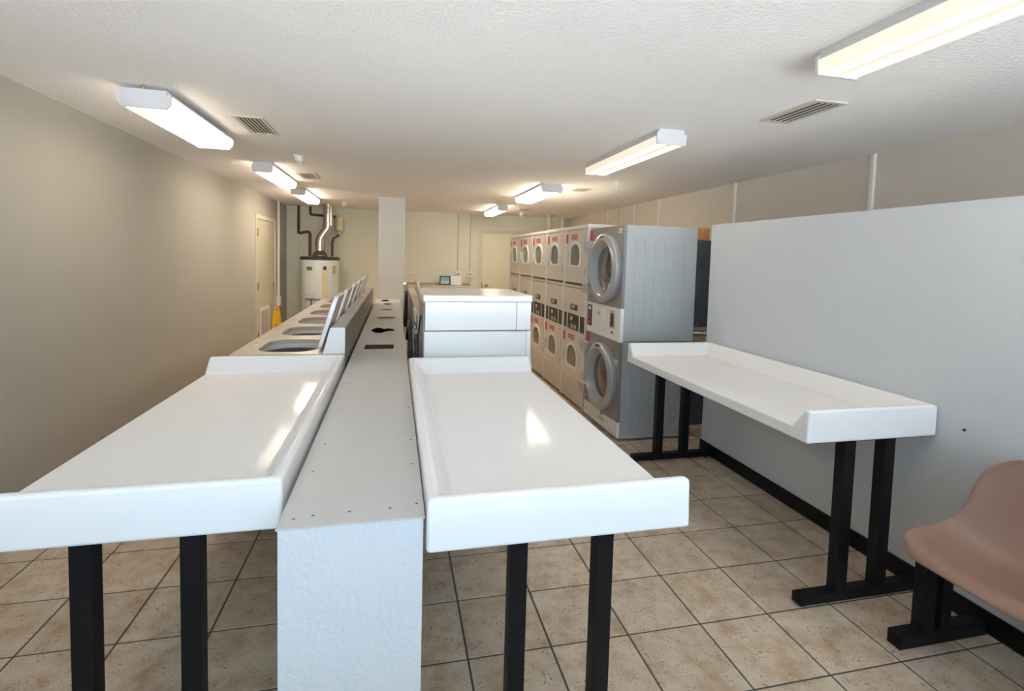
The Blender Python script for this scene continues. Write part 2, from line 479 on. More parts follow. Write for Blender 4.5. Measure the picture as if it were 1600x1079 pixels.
holes = [rrect(-0.211, -0.003, 3.70, 3.90, 0.004, 2),
         [(-.205, 4.61), (-.18, 4.52), (-.154, 4.47), (-.109, 4.46), (-.085, 4.53), (-.05, 4.58), (.002, 4.58), (.006, 4.65), (-.02, 4.72), (-.056, 4.76), (-.09, 4.72), (-.13, 4.80), (-.164, 4.80), (-.19, 4.74)],
         ragged(-0.09, 5.56, 0.11, 0.055, 5), ragged(-0.093, 6.39, 0.08, 0.05, 6),
         ragged(-0.097, 7.11, 0.06, 0.10, 8), ragged(-0.138, 7.64, 0.06, 0.15, 9)]
bm = nb()
prism(bm, [(dl(YD0) - .004, YD0 - .006), (dr(YD0) + .004, YD0 - .006), (dr(YD1) + .002, YD1), (dl(YD1) - .002, YD1)], 'Z', 0.837, 0.842, holes=holes)
obj('top_cover', bm, COVER, divider, smooth=False, label='grey painted board cover with cut slots')
obj('slot_lining', bx(-0.220, 0.010, 3.90, 3.93, 0.70, 0.8365), mat('slot_wood', (.16, .075, .045), .8, var=.4, vscale=60), divider, smooth=False)
obj('shade_lining', bx(dl(0) + .051, dl(0) + .056, 3.0, 7.86, .62, .836), DARKIN, divider, smooth=False)  # near-black sheets below and behind the holes carry the shade inside
obj('shade_lining', bx(dr(0) - .056, dr(0) - .051, 3.0, 7.86, .62, .836), DARKIN, divider, smooth=False)
for yy in (4.9, 5.7, 6.55, 7.35, 7.855): obj('shade_sheet', bx(dl(0) + .057, dr(0) - .057, yy, yy + .02, .62, .836), DARKIN, divider, smooth=False)
obj('shade_floor', bx(dl(4) + 0.06, dr(4) - 0.06, 3.0, 7.86, 0.60, 0.62), DARKIN, divider, smooth=False)
sm = None
for x, y in ((-.20, 1.34), (-.245, 1.33), (-.11, 1.345), (-.005, 1.345), (.066, 1.36), (-.243, 1.62), (-.236, 1.85), (.063, 1.63), (.065, 1.85), (-.235, 2.25), (.067, 2.25), (.067, 2.72), (-.235, 2.72), (-.1, 2.8), (-.03, 2.82), (.068, 3.3), (.07, 4.0)):
    if sm is None:
        o = obj('screw', lathe(nb(), [(0.0, 0.0012), (0.003, 0.001), (0.0042, 0.0), (0.0042, -0.002)], 'Z', (x, y, 0.842), n=10), mat('screw_steel', (0.16, 0.15, 0.15), 0.4, metal=0.6), divider, origin=(x, y, 0.842))
        sm = o.data
    else:
        o = bpy.data.objects.new('screw', sm); COL.objects.link(o); o.parent = divider; o.location = (x, y, 0.842)

# ------------------------------------------------------------------ folding tables: white moulded tray tops on black end frames
def table(label, x0, x1, y0, y1, rim_right, posts, foot, frames_y):
    """rim on both ends and on one long side, the other long side open to the aisle"""
    c = ((x0 + x1) / 2, (y0 + y1) / 2, 0)
    t_ = thing('folding_table', label, 'table', c, 'white laundry folding tables')
    ZB, ZS, ZT = 0.754, 0.815, 0.900
    W, S = 0.030, 0.060            # rim thickness at its top, run of the slope inside it
    D = x1 - x0
    def X(d): return x1 - d if rim_right else x0 + d       # d measured from the rimmed long side
    bm = nb(); V = {}
    def v(key, d, y, z): V[key] = bm.verts.new((X(d), y, z))
    for s, yy, k in (('n', y0, 1), ('f', y1, -1)):
        v(s+'b0', 0, yy, ZB); v(s+'b1', D, yy, ZB)
        v(s+'t0', 0, yy, ZT); v(s+'t1', D - .006, yy, ZT)
        v(s+'i0', W, yy + k*W, ZT); v(s+'i1', D - .006, yy + k*W, ZT)
        v(s+'j0', W + S, yy + k*(W+S), ZS); v(s+'j1', D, yy + k*(W+S), ZS)
    def f(*ks): bm.faces.new([V[k] for k in ks])
    f('nb0','nb1','fb1','fb0'); f('nj0','nj1','fj1','fj0')      # underside, working surface
    f('nb0','fb0','ft0','nt0'); f('nt0','ft0','fi0','ni0'); f('ni0','fi0','fj0','nj0')      # long rim
    for s in 'nf':                                              # end rims
        f(s+'b0', s+'b1', s+'t1', s+'t0'); f(s+'t0', s+'t1', s+'i1', s+'i0'); f(s+'i0', s+'i1', s+'j1', s+'j0')
    f('nb1','nt1','ni1','nj1','fj1','fi1','ft1','fb1')          # open side
    bmesh.ops.recalc_face_normals(bm, faces=bm.faces)
    bmesh.ops.bevel(bm, geom=[e for e in bm.edges], offset=0.012, segments=4, affect='EDGES', profile=0.5)
    obj('tabletop', bm, LAM, t_)
    for yy in frames_y:
        for a, b in posts:
            obj('leg', box(nb(), a, b, yy - 0.026, yy + 0.026, 0.052, ZB, bev=0.004), BLACKM, t_)
        obj('foot_bar', box(nb(), foot[0], foot[1], yy - 0.027, yy + 0.027, 0.012, 0.056, bev=0.004), BLACKM, t_)
        obj('top_bar', box(nb(), foot[0] + .03, foot[1] - .03, yy - 0.022, yy + 0.022, ZB - 0.006, ZB - 0.0005, bev=0.001), BLACKM, t_)
        for xx in (foot[0] + 0.03, foot[1] - 0.03):
            obj('glide', lathe(nb(), [(0, 0), (0.015, 0), (0.015, 0.012), (0, 0.012)], 'Z', (xx, yy, 0), n=12), BLACKP, t_)
    return t_
table('white tray-top folding table left of the divider, beside the beige wall', -1.055, -0.297, 1.447, 3.225, True, ((-.84, -.785), (-.575, -.522)), (-.97, -.37), (1.535, 3.10))
table('white tray-top folding table right of the divider, in front of the tall washer', 0.088, 0.848, 1.256, 3.085, False, ((.325, .375), (.583, .635)), (.16, .76), (1.335, 2.98))
table('white tray-top folding table against the low partition wall', 1.742, 2.452, 1.772, 3.50, True, ((1.958, 2.018), (2.178, 2.238)), (1.775, 2.440), (1.812, 3.42))

# ------------------------------------------------------------------ bench chair by the partition
ch = thing('shell_chair', 'tan moulded shell chair on a black pedestal beside the partition', 'chair', (2.2, 1.27, 0))
prof = [(1.895, 0.440, 0.175), (1.908, 0.457, 0.205), (1.95, 0.463, 0.236), (2.02, 0.450, 0.250), (2.10, 0.432, 0.252), (2.17, 0.425, 0.246), (2.225, 0.440, 0.234),
        (2.27, 0.485, 0.222), (2.305, 0.555, 0.216), (2.335, 0.635, 0.213), (2.36, 0.71, 0.205), (2.38, 0.772, 0.180), (2.392, 0.815, 0.125)]
bm = nb(); NV = 17; grid = []
for i, (x, z, hw) in enumerate(prof):
    row = []
    for k in range(NV):
        s = -1 + 2 * k / (NV - 1)
        lift = (.012, .015, .03, .05, .07, .088, .095, .085, .06, .035, .015, .0, -.01)[i] * abs(s) ** 2.4
        fwdx = -(0, 0, 0, 0, 0, .01, .03, .05, .065, .075, .075, .07, .05)[i] * abs(s) ** 2.2
        dx = 0.02 * s * s if i < 2 else 0
        row.append(bm.verts.new((x + fwdx + dx, 1.27 + s * hw, z + lift - (0.02 * s * s if i < 2 else 0))))
    grid.append(row)
for i in range(len(prof) - 1):
    for k in range(NV - 1):
        bm.faces.new((grid[i][k], grid[i+1][k], grid[i+1][k+1], grid[i][k+1]))
shell = obj('seat_shell', bm, SHELL, ch)
md = shell.modifiers.new('thick', 'SOLIDIFY'); md.thickness = 0.011; md.offset = 0
md = shell.modifiers.new('sub', 'SUBSURF'); md.levels = 2; md.render_levels = 2
obj('beam', box(nb(), 2.135, 2.205, 0.98, 1.565, 0.335, 0.385, bev=0.004), BLACKM, ch)
obj('seat_bracket', box(nb(), 2.05, 2.26, 1.14, 1.40, 0.385, 0.405, bev=0.004), BLACKM, ch)
for yy in (1.535, 1.005):
    obj('leg', box(nb(), 2.10, 2.155, yy - 0.027, yy + 0.027, 0.056, 0.385, bev=0.004), BLACKM, ch)
    obj('leg', box(nb(), 2.185, 2.24, yy - 0.027, yy + 0.027, 0.056, 0.385, bev=0.004), BLACKM, ch)
    obj('foot_bar', box(nb(), 1.985, 2.44, yy - 0.028, yy + 0.028, 0.0, 0.058, bev=0.004), BLACKM, ch)

# ------------------------------------------------------------------ top-load washers
WY = 0.66
def make_washer(y0, label):
    t_ = thing('top_load_washer', label, 'washer', (-0.63, y0 + WY/2, 0), 'top-load washers back to back along the divider')
    xf, xb = -0.962, -0.300
    a, b = y0 + 0.004, y0 + WY - 0.004
    yc = (a + b) / 2
    bm = nb()
    prism(bm, rrect(xf + .006, xb, a + .003, b - .003, 0.012, 3), 'Z', 0.03, 0.868, holes=[rrect(xf + .05, xb - .05, a + .05, b - .05, 0.02, 2)])
    obj('cabinet', bm, ENAMEL_D, t_)
    hole = rrect(-0.845, -0.475, a + 0.085, b - 0.085, 0.13, 8)
    bm = nb(); prism(bm, rrect(xf, xb, a, b, 0.015, 4), 'Z', 0.868, 0.900, holes=[hole])
    top = obj('top_panel', bm, ENAMEL_D, t_)
    # recessed lip inside the opening
    bm = nb(); hole2 = [(-.66 + (x + .66) * 0.97, yc + (y - yc) * 0.97) for x, y in hole]
    bm2 = nb(); prism(bm2, hole, 'Z', 0.80, 0.868, holes=[[(-.66 + (x + .66) * 0.95, yc + (y - yc) * 0.95) for x, y in hole]])
    obj('opening_lip', bm2, ENAMEL, top)
    bm.free()
    bm = nb(); lathe(bm, [(0.208, 0.845), (0.19, 0.80), (0.195, 0.79), (0.205, 0.50), (0.0, 0.48)], 'Z', (-0.66, yc, 0), n=36)
    obj('tub', bm, STEEL, t_)
    bm = nb(); lathe(bm, [(0.212, 0.846), (0.17, 0.832), (0.165, 0.815), (0.192, 0.80)], 'Z', (-0.66, yc, 0), n=36)
    obj('tub_ring', bm, BLACKP, t_)
    bm = nb(); lathe(bm, [(0.0, 0.80), (0.025, 0.80), (0.035, 0.78), (0.045, 0.62), (0.09, 0.52), (0.0, 0.50)], 'Z', (-0.66, yc, 0), n=20)
    obj('agitator', bm, ENAMEL, t_)
    bm = nb(); lathe(bm, [(0.0, 0.010), (0.016, 0.009), (0.021, 0.004), (0.022, 0.0)], 'Z', (-0.895, yc + 0.02, 0.900), n=16)
    obj('deck_disc', bm, ENAMEL, t_)  # small white disc on the deck in front of the opening
    # lid standing open against the console
    hx, hz, ln = -0.462, 0.912, 0.350
    bm = nb(); prism(bm, rrect(hx - ln, hx, a + 0.07, b - 0.14, 0.045, 6), 'Z', hz - 0.012, hz + 0.011)
    bmesh.ops.recalc_face_normals(bm, faces=bm.faces)
    lid = obj('lid', bm, ENAMEL, t_, origin=(hx, yc, hz))
    lid.rotation_euler = (0, math.radians(107), 0)
    bm = nb(); prism(bm, rrect(hx - ln + .03, hx - .03, a + 0.10, b - 0.17, 0.04, 5), 'Z', hz - 0.018, hz - 0.0125)
    obj('lid_liner', bm, GALV, lid, origin=(hx, yc, hz))
    bm = nb(); prism(bm, rrect(hx - ln + .004, hx - .004, a + 0.076, b - 0.146, 0.04, 5), 'Z', hz + 0.0105, hz + 0.013)
    obj('lid_shade', bm, mat('lid_shade_tan', (0.46, 0.42, 0.38), .3), lid, origin=(hx, yc, hz))  # darker plate carries the outer face's shade, edges stay white for daylight
    # console: sloped control face, flat top, steel back
    bm = nb()
    prism(bm, [(-0.430, 0.900), (-0.300, 0.900), (-0.300, 1.062), (-0.384, 1.062), (-0.390, 1.056)], 'Y', a + 0.004, b - 0.004)
    cons = obj('console', bm, ENAMEL, t_)
    obj('console_back', box(nb(), -0.2995, -0.296, a + 0.012, b - 0.012, 0.50, 1.056, bev=0.001), mat('console_back_steel', (0.20, 0.19, 0.165), 0.45, metal=0.3, var=0.15, vscale=12), t_)
    obj('console_top', box(nb(), -0.383, -0.300, a + 0.006, b - 0.006, 1.0622, 1.064, bev=0.0006), mat('console_top_steel', (0.52, 0.47, 0.42), 0.22, metal=0.3, var=0.05), t_)
    s0 = Vector((-0.430, 0, 0.900)); s1 = Vector((-0.390, 0, 1.056)); nrm = Vector((-0.156, 0, 0.04)).normalized()
    def face_plate(name, y_a, y_b, u0, u1, h, m, par):
        bm = nb(); p = []
        for w in (0.0, h):
            for yy, uu in ((y_a, u0), (y_b, u0), (y_b, u1), (y_a, u1)):
                q = s0.lerp(s1, uu) + nrm * (w + 0.0003); p.append((q.x, yy, q.z))
        hexa(bm, p); return obj(name, bm, m, par, smooth=False)
    face_plate('control_panel', a + 0.05, b - 0.20, 0.15, 0.85, 0.002, GREYP, cons)
    for q in range(3): face_plate('button', a + 0.09 + q*0.09, a + 0.13 + q*0.09, 0.38, 0.62, 0.008, BLACKP, cons)
    cs = face_plate('coin_slide', b - 0.15, b - 0.05, 0.10, 0.9, 0.012, STEEL, cons)
    for sx in (xf + 0.06, xb - 0.06):
        for sy in (a + 0.06, b - 0.06):
            obj('foot', lathe(nb(), [(0, 0), (0.022, 0), (0.022, 0.008), (0.008, 0.012), (0.008, 0.03), (0, 0.03)], 'Z', (sx, sy, 0), n=10), BLACKP, t_)
    return t_
LW0 = 3.237
ordn = ['nearest', 'second', 'third', 'fourth', 'fifth', 'farthest']
wash = make_washer(LW0, 'almond top-load washer with open lid on the left row, right behind the left folding table')
wl = ['', 'second', 'third', 'fourth', 'fifth', 'sixth']
for k in range(1, 6):
    lab = 'almond top-load washer with raised lid, %s from the left folding table%s' % (wl[k], ', nearest the water heater' if k == 5 else '')
    dup(wash, (-0.63, LW0 + WY * (k + 0.5), 0), lab)
# the row on the other side of the divider, seen from behind the tall washer
for k in range(5):
    lab = ('almond top-load washer with raised lid, %s behind the tall white washer' if k == 2 else 'almond top-load washer with lid shut, %s behind the tall white washer') % ['first', 'second', 'third', 'fourth', 'fifth'][k]
    r = dup(wash, (0.505, 3.92 + WY * (k + 0.5), 0), lab, rotz=PI)
    if k != 2:
        for c in r.children:
            if c.name.startswith('lid'): c.rotation_euler = (0, 0, 0); c.location.z = 0.912

# ------------------------------------------------------------------ tall front-load washer behind the middle table
tw = thing('front_load_washer', 'tall white front-load washer end panel behind the middle folding table', 'washer', (0.53, 3.48, 0))
x0, x1, y0, y1 = 0.182, 0.872, 3.135, 3.825
obj('cabinet', box(nb(), x0, 0.842, y0 + .004, y1 - .004, 0.06, 1.050, bev=0.006), ENAMEL, tw)
obj('plinth', box(nb(), x0 + .02, 0.82, y0 + .03, y1 - .03, 0.0, 0.06), BLACKP, tw)
bm = nb()        # front shell, belled out towards the floor
prism(bm, [(0.842, 0.06), (0.905, 0.06), (0.900, 0.60), (0.885, 0.78), (0.872, 0.92), (0.868, 1.052), (0.842, 1.052)], 'Y', y0 + .001, y1 - .001)
fr = obj('front_panel', bm, ENAMEL, tw)
bm = nb(); lathe(bm, [(0.13, 0.0), (0.14, 0.03), (0.19, 0.035), (0.20, 0.0)], 'X', (0.893, 3.48, 0.62), n=40); dr_ = obj('door', bm, SILVER, tw)
bm = nb(); lathe(bm, [(0.0, 0.02), (0.08, 0.016), (0.135, 0.0)], 'X', (0.897, 3.48, 0.62), n=32); obj('door_glass', bm, GLASSD, dr_)
ub = obj('upper_band', box(nb(), x0 + .004, 0.772, y0, y1, 1.056, 1.238, bev=0.004), ENAMEL, tw)
cp_ = obj('control_housing', box(nb(), 0.774, 0.868, y0, y1, 1.056, 1.238, bev=0.004), ENAMEL, tw)
obj('display', bx(0.868, 0.870, 3.25, 3.55, 1.09, 1.2), BLACKP, cp_)
obj('detergent_drawer', box(nb(), 0.868, 0.876, 3.6, 3.79, 1.08, 1.2, bev=.002), ENAMEL, cp_)
obj('top_panel', box(nb(), x0 - .009, x1 + .004, y0 - .006, y1 + .006, 1.238, 1.281, bev=0.008, seg=3), ENAMEL, tw)
obj('back_panel', box(nb(), x0 - .003, x0, y0 + .03, y1 - .03, 0.10, 1.20), GALV, tw)
# plumbing in the gap behind it
def hose(name, pts, r, m, label, cat='hose', g=None):
    return tag(obj(name, tube(nb(), pts, r, smooth=2), m), label, cat, g)
def valve(x, y, z, label):
    t_ = thing('water_valve', label, 'valve', (x, y, z))
    obj('valve_body', lathe(nb(), [(0, -.03), (.014, -.03), (.014, .03), (0, .03)], 'Z', (x, y, z), n=14), BRASS, t_)
    obj('spout', lathe(nb(), [(0, -.03), (.011, -.03), (.011, .03), (0, .03)], 'Y', (x, y, z), n=12), BRASS, t_)
    obj('riser', tube(nb(), [(x, y, z - .02), (x, y, 0.0)], .009), GALV, t_)
    obj('knob', lathe(nb(), [(0, -.006), (.018, -.006), (.018, .006), (0, .006)], 'Y', (x, y - .036, z), n=12), CHROME, t_)
hose('drain_hose', [(.112, 3.45, 0.75), (.108, 3.5, 1.0), (.098, 3.56, 1.04), (.104, 3.75, .95), (.12, 4.1, .97), (.125, 4.6, .95), (.122, 5.0, .7)], .014, HOSE, 'thick black drain hose beside the divider, in the gap behind the tall washer')
hose('drain_hose', [(.146, 3.24, 0.72), (.144, 3.26, 0.98), (.142, 3.30, 1.02), (.142, 3.36, 0.72)], .011, HOSE, 'black looped hose nearest the tall washer end panel')
hose('supply_hose', [(.155, 3.65, 1.04), (.15, 3.9, 1.13), (.152, 4.0, 1.08), (.15, 4.05, .72)], .011, HOSEG, 'grey supply hose rising from the brass valve')
hose('power_cord', [(.168, 3.28, 1.13), (.160, 3.34, 1.07), (.156, 3.38, .95), (.158, 3.4, .75)], .005, HOSE, 'thin black power cord hanging down the tall washer back', 'cord')
hose('drain_hose', [(.122, 5.6, 0.75), (.12, 5.6, 1.0), (.126, 5.7, 1.14), (.13, 5.8, 1.02), (.13, 5.9, .7)], .017, HOSE, 'black hose arching behind the far washers, near the column')
valve(.140, 3.56, 1.00, 'brass water valve with round handle nearest the tall washer')
valve(.118, 6.4, 1.17, 'brass water valve in front of the column')
t_ = thing('hammer_arrestor', 'small silver cylinder under the brass valve behind the tall washer', 'fitting', (.150, 3.5, .82))
obj('cylinder', lathe(nb(), [(0, 0), (.012, .004), (.017, .02), (.017, .12), (.012, .14), (.006, .15), (0, .15)], 'Z', (.150, 3.5, .82), n=18), CHROME, t_)
obj('collar', lathe(nb(), [(.0, .148), (.010, .148), (.010, .17), (0, .17)], 'Z', (.150, 3.5, .82), n=12), BRASS, t_)

# ------------------------------------------------------------------ grey stacked dryer
XD = 1.85
gd = thing('stacked_dryer', 'grey stacked dryer with two round silver doors, behind the right folding table', 'dryer', (2.18, 4.2, 0))
y0, y1 = 3.825, 4.575
xb = 2.515
for z0, z1 in ((0.02, 0.842), (0.850, 1.822)):
    b_ = obj('cabinet', box(nb(), XD + .012, xb, y0, y1, z0, z1, bev=0.006), GREYP, gd)
    # pressed loops on the side panel
    for xc in (1.99, 2.165, 2.34):
        zz0, zz1 = (z0 + 0.06, z1 - 0.05) if z0 < 0.5 else (z0 + 0.10, z1 - 0.11)
        bm = nb(); prism(bm, rrect(xc - .05, xc + .05, zz0, zz1, 0.05, 8), 'Y', y0 - 0.006, y0 + .001, holes=[rrect(xc - .041, xc + .041, zz0 + .009, zz1 - .009, 0.041, 8)])
        obj('pressed_rib', bm, GREYP, b_, smooth=False)
obj('seam_strip', bx(XD + .012, xb - .002, y0 + .002, y1 - .002, 0.840, 0.852), GREYF, gd)
def ring_door(zc, tilt_label):
    yc = 4.165
    x = XD - 0.012
    bm = nb(); lathe(bm, [(0.300, 0.0), (0.306, -0.028), (0.303, -0.042), (0.292, -0.053), (0.262, -0.063), (0.246, -0.062), (0.236, -0.052), (0.205, -0.01), (0.198, 0.0)], 'X', (x, yc, zc), n=64)
    d = obj('door', bm, SILVER, gd)
    bm = nb(); lathe(bm, [(0.0, -0.020), (0.10, -0.014), (0.207, 0.002)], 'X', (x, yc, zc), n=48)
    obj('door_glass', bm, GLASSD, d)
    bm = nb(); prism(bm, ellipse(yc, zc + 0.274, 0.045, 0.015), 'X', x - 0.0625, x - 0.052); obj('badge', bm, BLACKP, d)
    bm = nb(); prism(bm, ellipse(yc, zc + 0.274, 0.034, 0.008), 'X', x - 0.064, x - 0.062, holes=[ellipse(yc, zc + 0.274, 0.030, 0.005)]); obj('badge_mark', bm, CHROME, d)
    for dz in (-0.20, 0.205):
        obj('hinge', box(nb(), XD - .065, XD, 4.46, 4.612, zc + dz - .045, zc + dz + .045, bev=0.008), HINGE, gd)
def gplate(name, z0, z1, m, x0=XD, t=0.012, ya=y0 + .001, yb=y1 - .001, bev=0.003, par=gd):
    return obj(name, box(nb(), x0 - t, x0 + .012, ya, yb, z0, z1, bev=bev), m, par)
gplate('front_panel', 1.128, 1.822, GREYF)
cpn = gplate('control_panel', 0.842, 1.126, ENAMEL, t=0.018)
gplate('front_panel', 0.165, 0.840, GREYF)
kick = gplate('kick_panel', 0.03, 0.163, ENAMEL, t=0.016)
ring_door(1.455, ''); ring_door(0.487, '')
def gp(name, ya, yb, z0, z1, m, par, x=XD - .018, t=0.002, bev=0.0):
    return obj(name, box(nb(), x - t, x + .0005, ya, yb, z0, z1, bev=bev), m, par)
dpl = gp('display', 4.44, 4.55, 0.90, 1.10, BLACKP, cpn)
for k in range(4): gp('button', 4.47, 4.52, 0.915 + k*.046, 0.945 + k*.046, (RED, MAGENTA, RED, BLUEL)[k], dpl, x=XD - .020)
cd = gp('coin_door', 4.16, 4.37, 0.885, 1.105, ENAMEL, cpn, t=0.006, bev=0.002)
gp('lock', 4.245, 4.275, 1.03, 1.06, CHROME, cd, x=XD - .024, t=0.004)
gp('coin_slot', 3.935, 4.03, 0.945, 1.095, STEEL, cpn, t=0.004)
gp('coin_opening', 3.955, 4.01, 0.96, 1.07, BLACKP, cpn, x=XD - .022, t=.001)
gp('lock', 3.965, 3.995, 0.895, 0.915, BLACKP, cpn, t=0.004)
gp('sticker', 4.49, 4.565, 1.70, 1.80, RED, gd, x=XD - .012, t=.001)
gp('sticker', 4.49, 4.565, 0.725, 0.83, MAGENTA, gd, x=XD - .012, t=.001)
gp('sticker', 3.86, 3.935, 1.755, 1.80, CREAM, gd, x=XD - .012, t=.001)
gp('sticker', 3.86, 3.925, 0.645, 0.69, CREAM, gd, x=XD - .012, t=.001)
kd = gp('access_door', 3.86, 4.34, 0.045, 0.155, ENAMEL, kick, x=XD - .016, t=.004, bev=.001)
gp('label', 4.08, 4.2, 0.085, 0.115, HINGE, kd, x=XD - .020, t=.001)
gp('lock', 4.11, 4.15, 0.142, 0.155, BLACKP, kd, x=XD - .020, t=.003)
for z0, z1 in ((0.10, 0.80), (0.965, 1.72)):
    rb = obj('rear_housing', box(nb(), xb, xb + .18, y0 + .03, y1 - .05, z0, z1, bev=0.004), mat('black_sheet', (0.03, 0.033, 0.037), .45, var=.1), gd)
    for i in range(2):
        for j in range(9):
            obj('vent_hole', bx(xb + .018 + i*.03, xb + .033 + i*.03, y0 + .0285, y0 + .0305, z0 + .30 + j*.024, z0 + .305 + j*.024), mat('hole_grey', (.09, .10, .11), .5), rb, smooth=False)
    for zz in (z0 + .02, z1 - .02):
        obj('screw', lathe(nb(), [(0, -.003), (.006, -.002), (.006, .002)], 'Y', (xb + .045, y0 + .03, zz), n=8), CHROME, rb)
tag(obj('duct_hose', tube(nb(), [(2.53, 3.93, .905), (2.60, 3.90, .91), (2.70, 3.90, .90)], .022, smooth=1), STEEL), 'short silver duct between the two black dryer housings at the partition end', 'duct')
tag(obj('wood_block', box(nb(), 2.52, 2.68, 3.90, 3.94, 1.722, 1.828, bev=.003), WOOD), 'raw orange wood block on top of the black housing behind the grey dryer', 'board')

# ------------------------------------------------------------------ white stacked dryers
DY = 0.683; DY0 = 4.625
def make_stack(y0, label):
    t_ = thing('stacked_dryer', label, 'dryer', (2.22, y0 + DY/2, 0), 'almond stacked dryers along the right aisle')
    a, b = y0 + .004, y0 + DY - .004
    yc = (a + b) / 2
    H = 1.878
    obj('cabinet', box(nb(), XD + .014, 2.60, a + .001, b - .001, 0.02, H - .03, bev=.004), ENAMEL_D, t_)
    obj('top_cap', box(nb(), XD - .012, 2.60, a, b, H - .035, H, bev=.005), TRIMW, t_)
    for ya, yb in ((a, a + .022), (b - .022, b)):
        obj('edge_highlight', box(nb(), XD - .010, XD + .015, ya, yb, 0.02, H - .036, bev=.003), TRIMW, t_)  # white strips stand in for highlights at the gaps between units
    A, Bq = a + .024, b - .024
    def plate(name, z0, z1, m=ALMOND, t=.006, par=t_, ya=A, yb=Bq, x=XD, bev=.002):
        return obj(name, box(nb(), x - t, XD + .015, ya, yb, z0, z1, bev=bev), m, par)
    def dryer_door(z0, z1, wz):
        w, h = .335, .265
        bm = nb(); prism(bm, rrect(A + .004, Bq - .004, z0, z1, .012, 3), 'X', XD - .012, XD + .010, holes=[arch(yc, wz, w - .03, h - .03)])
        d = obj('door', bm, ALMOND, t_)
        bm = nb(); prism(bm, arch(yc, wz - .018, w + .006, h + .006), 'X', XD - .022, XD - .010, holes=[arch(yc, wz + .004, w - .045, h - .045)])
        wf = obj('window_frame', bm, TRIMW, d)
        bm = nb(); prism(bm, arch(yc, wz, w - .034, h - .034), 'X', XD - .010, XD - .004)
        obj('window_glass', bm, GLASSD, d)
        hb = b - .075
        obj('handle', box(nb(), XD - .028, XD - .010, hb - .018, hb + .012, wz + .03, wz + .15, bev=.004), ALMOND, d)
        st = XD - .0125
        for ya, yb, za, zb, m in ((b - .105, b - .045, z1 - .125, z1 - .025, RED), (b - .29, b - .205, z1 - .090, z1 - .038, PINK), (b - .39, b - .30, z1 - .095, z1 - .034, PINK), (a + .06, a + .14, z1 - .11, z1 - .02, CREAM)):
            obj('sticker', bx(st - .001, st + .0005, ya, yb, za, zb), m, d, smooth=False)
        obj('latch', box(nb(), XD - .018, XD - .010, a + .03, a + .05, z0 + .10, z0 + .15, bev=.002), HINGE, d)
    plate('header_panel', 1.826, H - .037)
    dryer_door(1.285, 1.824, 1.462)
    obj('dark_slot', bx(XD - .002, XD + .012, A + .01, Bq - .01, 1.262, 1.284), BLACKP, t_, smooth=False)  # black strip filling the slot under the upper door
    plate('rail_panel', 1.232, 1.260)
    mp = plate('coin_panel', 0.962, 1.226)
    obj('coin_slot', bx(XD - .011, XD - .004, yc - .10, yc + .10, .995, 1.055), BLACKP, mp, smooth=False)
    obj('coin_plate', bx(XD - .013, XD - .010, yc - .03, yc + .06, 1.012, 1.05), HINGE, mp, smooth=False)
    bnd = plate('control_band', 0.775, 0.960, TRIMW, t=.004)
    for ya, yb in ((b - .115, b - .03), (a + .19, b - .15), (a + .035, a + .155)):
        obj('black_panel', bx(XD - .0065, XD - .002, ya, yb, .785, .950), BLACKP, bnd, smooth=False)
    obj('dial', lathe(nb(), [(.022, 0), (.022, -.012), (0, -.014)], 'X', (XD - .006, yc + .05, .90), n=14), CREAM, bnd)
    for q in range(2): obj('coin_mark', bx(XD - .008, XD - .006, yc - .08 + q*.1, yc - .02 + q*.1, .80, .84), HINGE, bnd, smooth=False)
    dryer_door(0.262, 0.770, 0.398)
    plate('lower_panel', 0.03, 0.255)
    return t_
s0 = make_stack(DY0, 'almond stacked dryer with two arched windows, right beside the grey stacked dryer')
for k in range(1, 5):
    dup(s0, (2.22, DY0 + DY * (k + .5), 0), 'almond stacked dryer with arched windows, %s' % ['second from the grey stacked dryer', 'third from the grey stacked dryer', 'fourth from the grey stacked dryer', 'farthest along, beside the back door'][k-1])

# ------------------------------------------------------------------ ceiling lamps
def lamp(label, x0, x1, y0, y1, drop=0.0, strength=1.0, H=0.10, lip=0.28, cham=.80):
    xc, hw = (x0 + x1) / 2, (x1 - x0) / 2
    zt = ZC - drop
    t_ = thing('ceiling_lamp', label, 'ceiling lamp', (xc, (y0 + y1) / 2, zt), 'wraparound fluorescent ceiling lamps')
    def sec(s, zo): return [(xc - hw*s, zt - H*lip), (xc - hw*s*.98, zt - H*.72), (xc - hw*s*cham, zt - H + zo), (xc + hw*s*cham, zt - H + zo), (xc + hw*s*.98, zt - H*.72), (xc + hw*s, zt - H*lip)]
    obj('housing', prism(nb(), [(xc - hw*.99, zt - H*(lip - .01)), (xc - hw*.84, zt), (xc + hw*.84, zt), (xc + hw*.99, zt - H*(lip - .01))], 'Y', y0 + .012, y1 - .012), LAMPW, t_, smooth=False)
    key = round(hw, 3), strength, cham
    if key not in EMITS: EMITS[key] = emit('lamp_lens', LAMP_COL, LAMP * strength, hw, 0.05 if cham > .9 else 0.3)
    obj('lens', prism(nb(), sec(.985, .004), 'Y', y0 + .012, y1 - .012), EMITS[key], t_, smooth=False)
    for ya, yb in ((y0, y0 + .012), (y1 - .012, y1)):
        obj('end_cap', prism(nb(), [(xc - hw*.84, zt), (xc - hw*.84, zt - H*.24)] + [(xc - hw*1.01, zt - H*.28)] + sec(1.01, -.001)[1:-1] + [(xc + hw*1.01, zt - H*.28), (xc + hw*.84, zt - H*.24), (xc + hw*.84, zt)], 'Y', ya, yb), LAMPW, t_, smooth=False)
    return t_
l1 = lamp('glowing ceiling lamp at upper left, hung just below the ceiling near the beige wall', -1.462, -1.200, 3.12, 4.20, drop=.022, strength=.48)
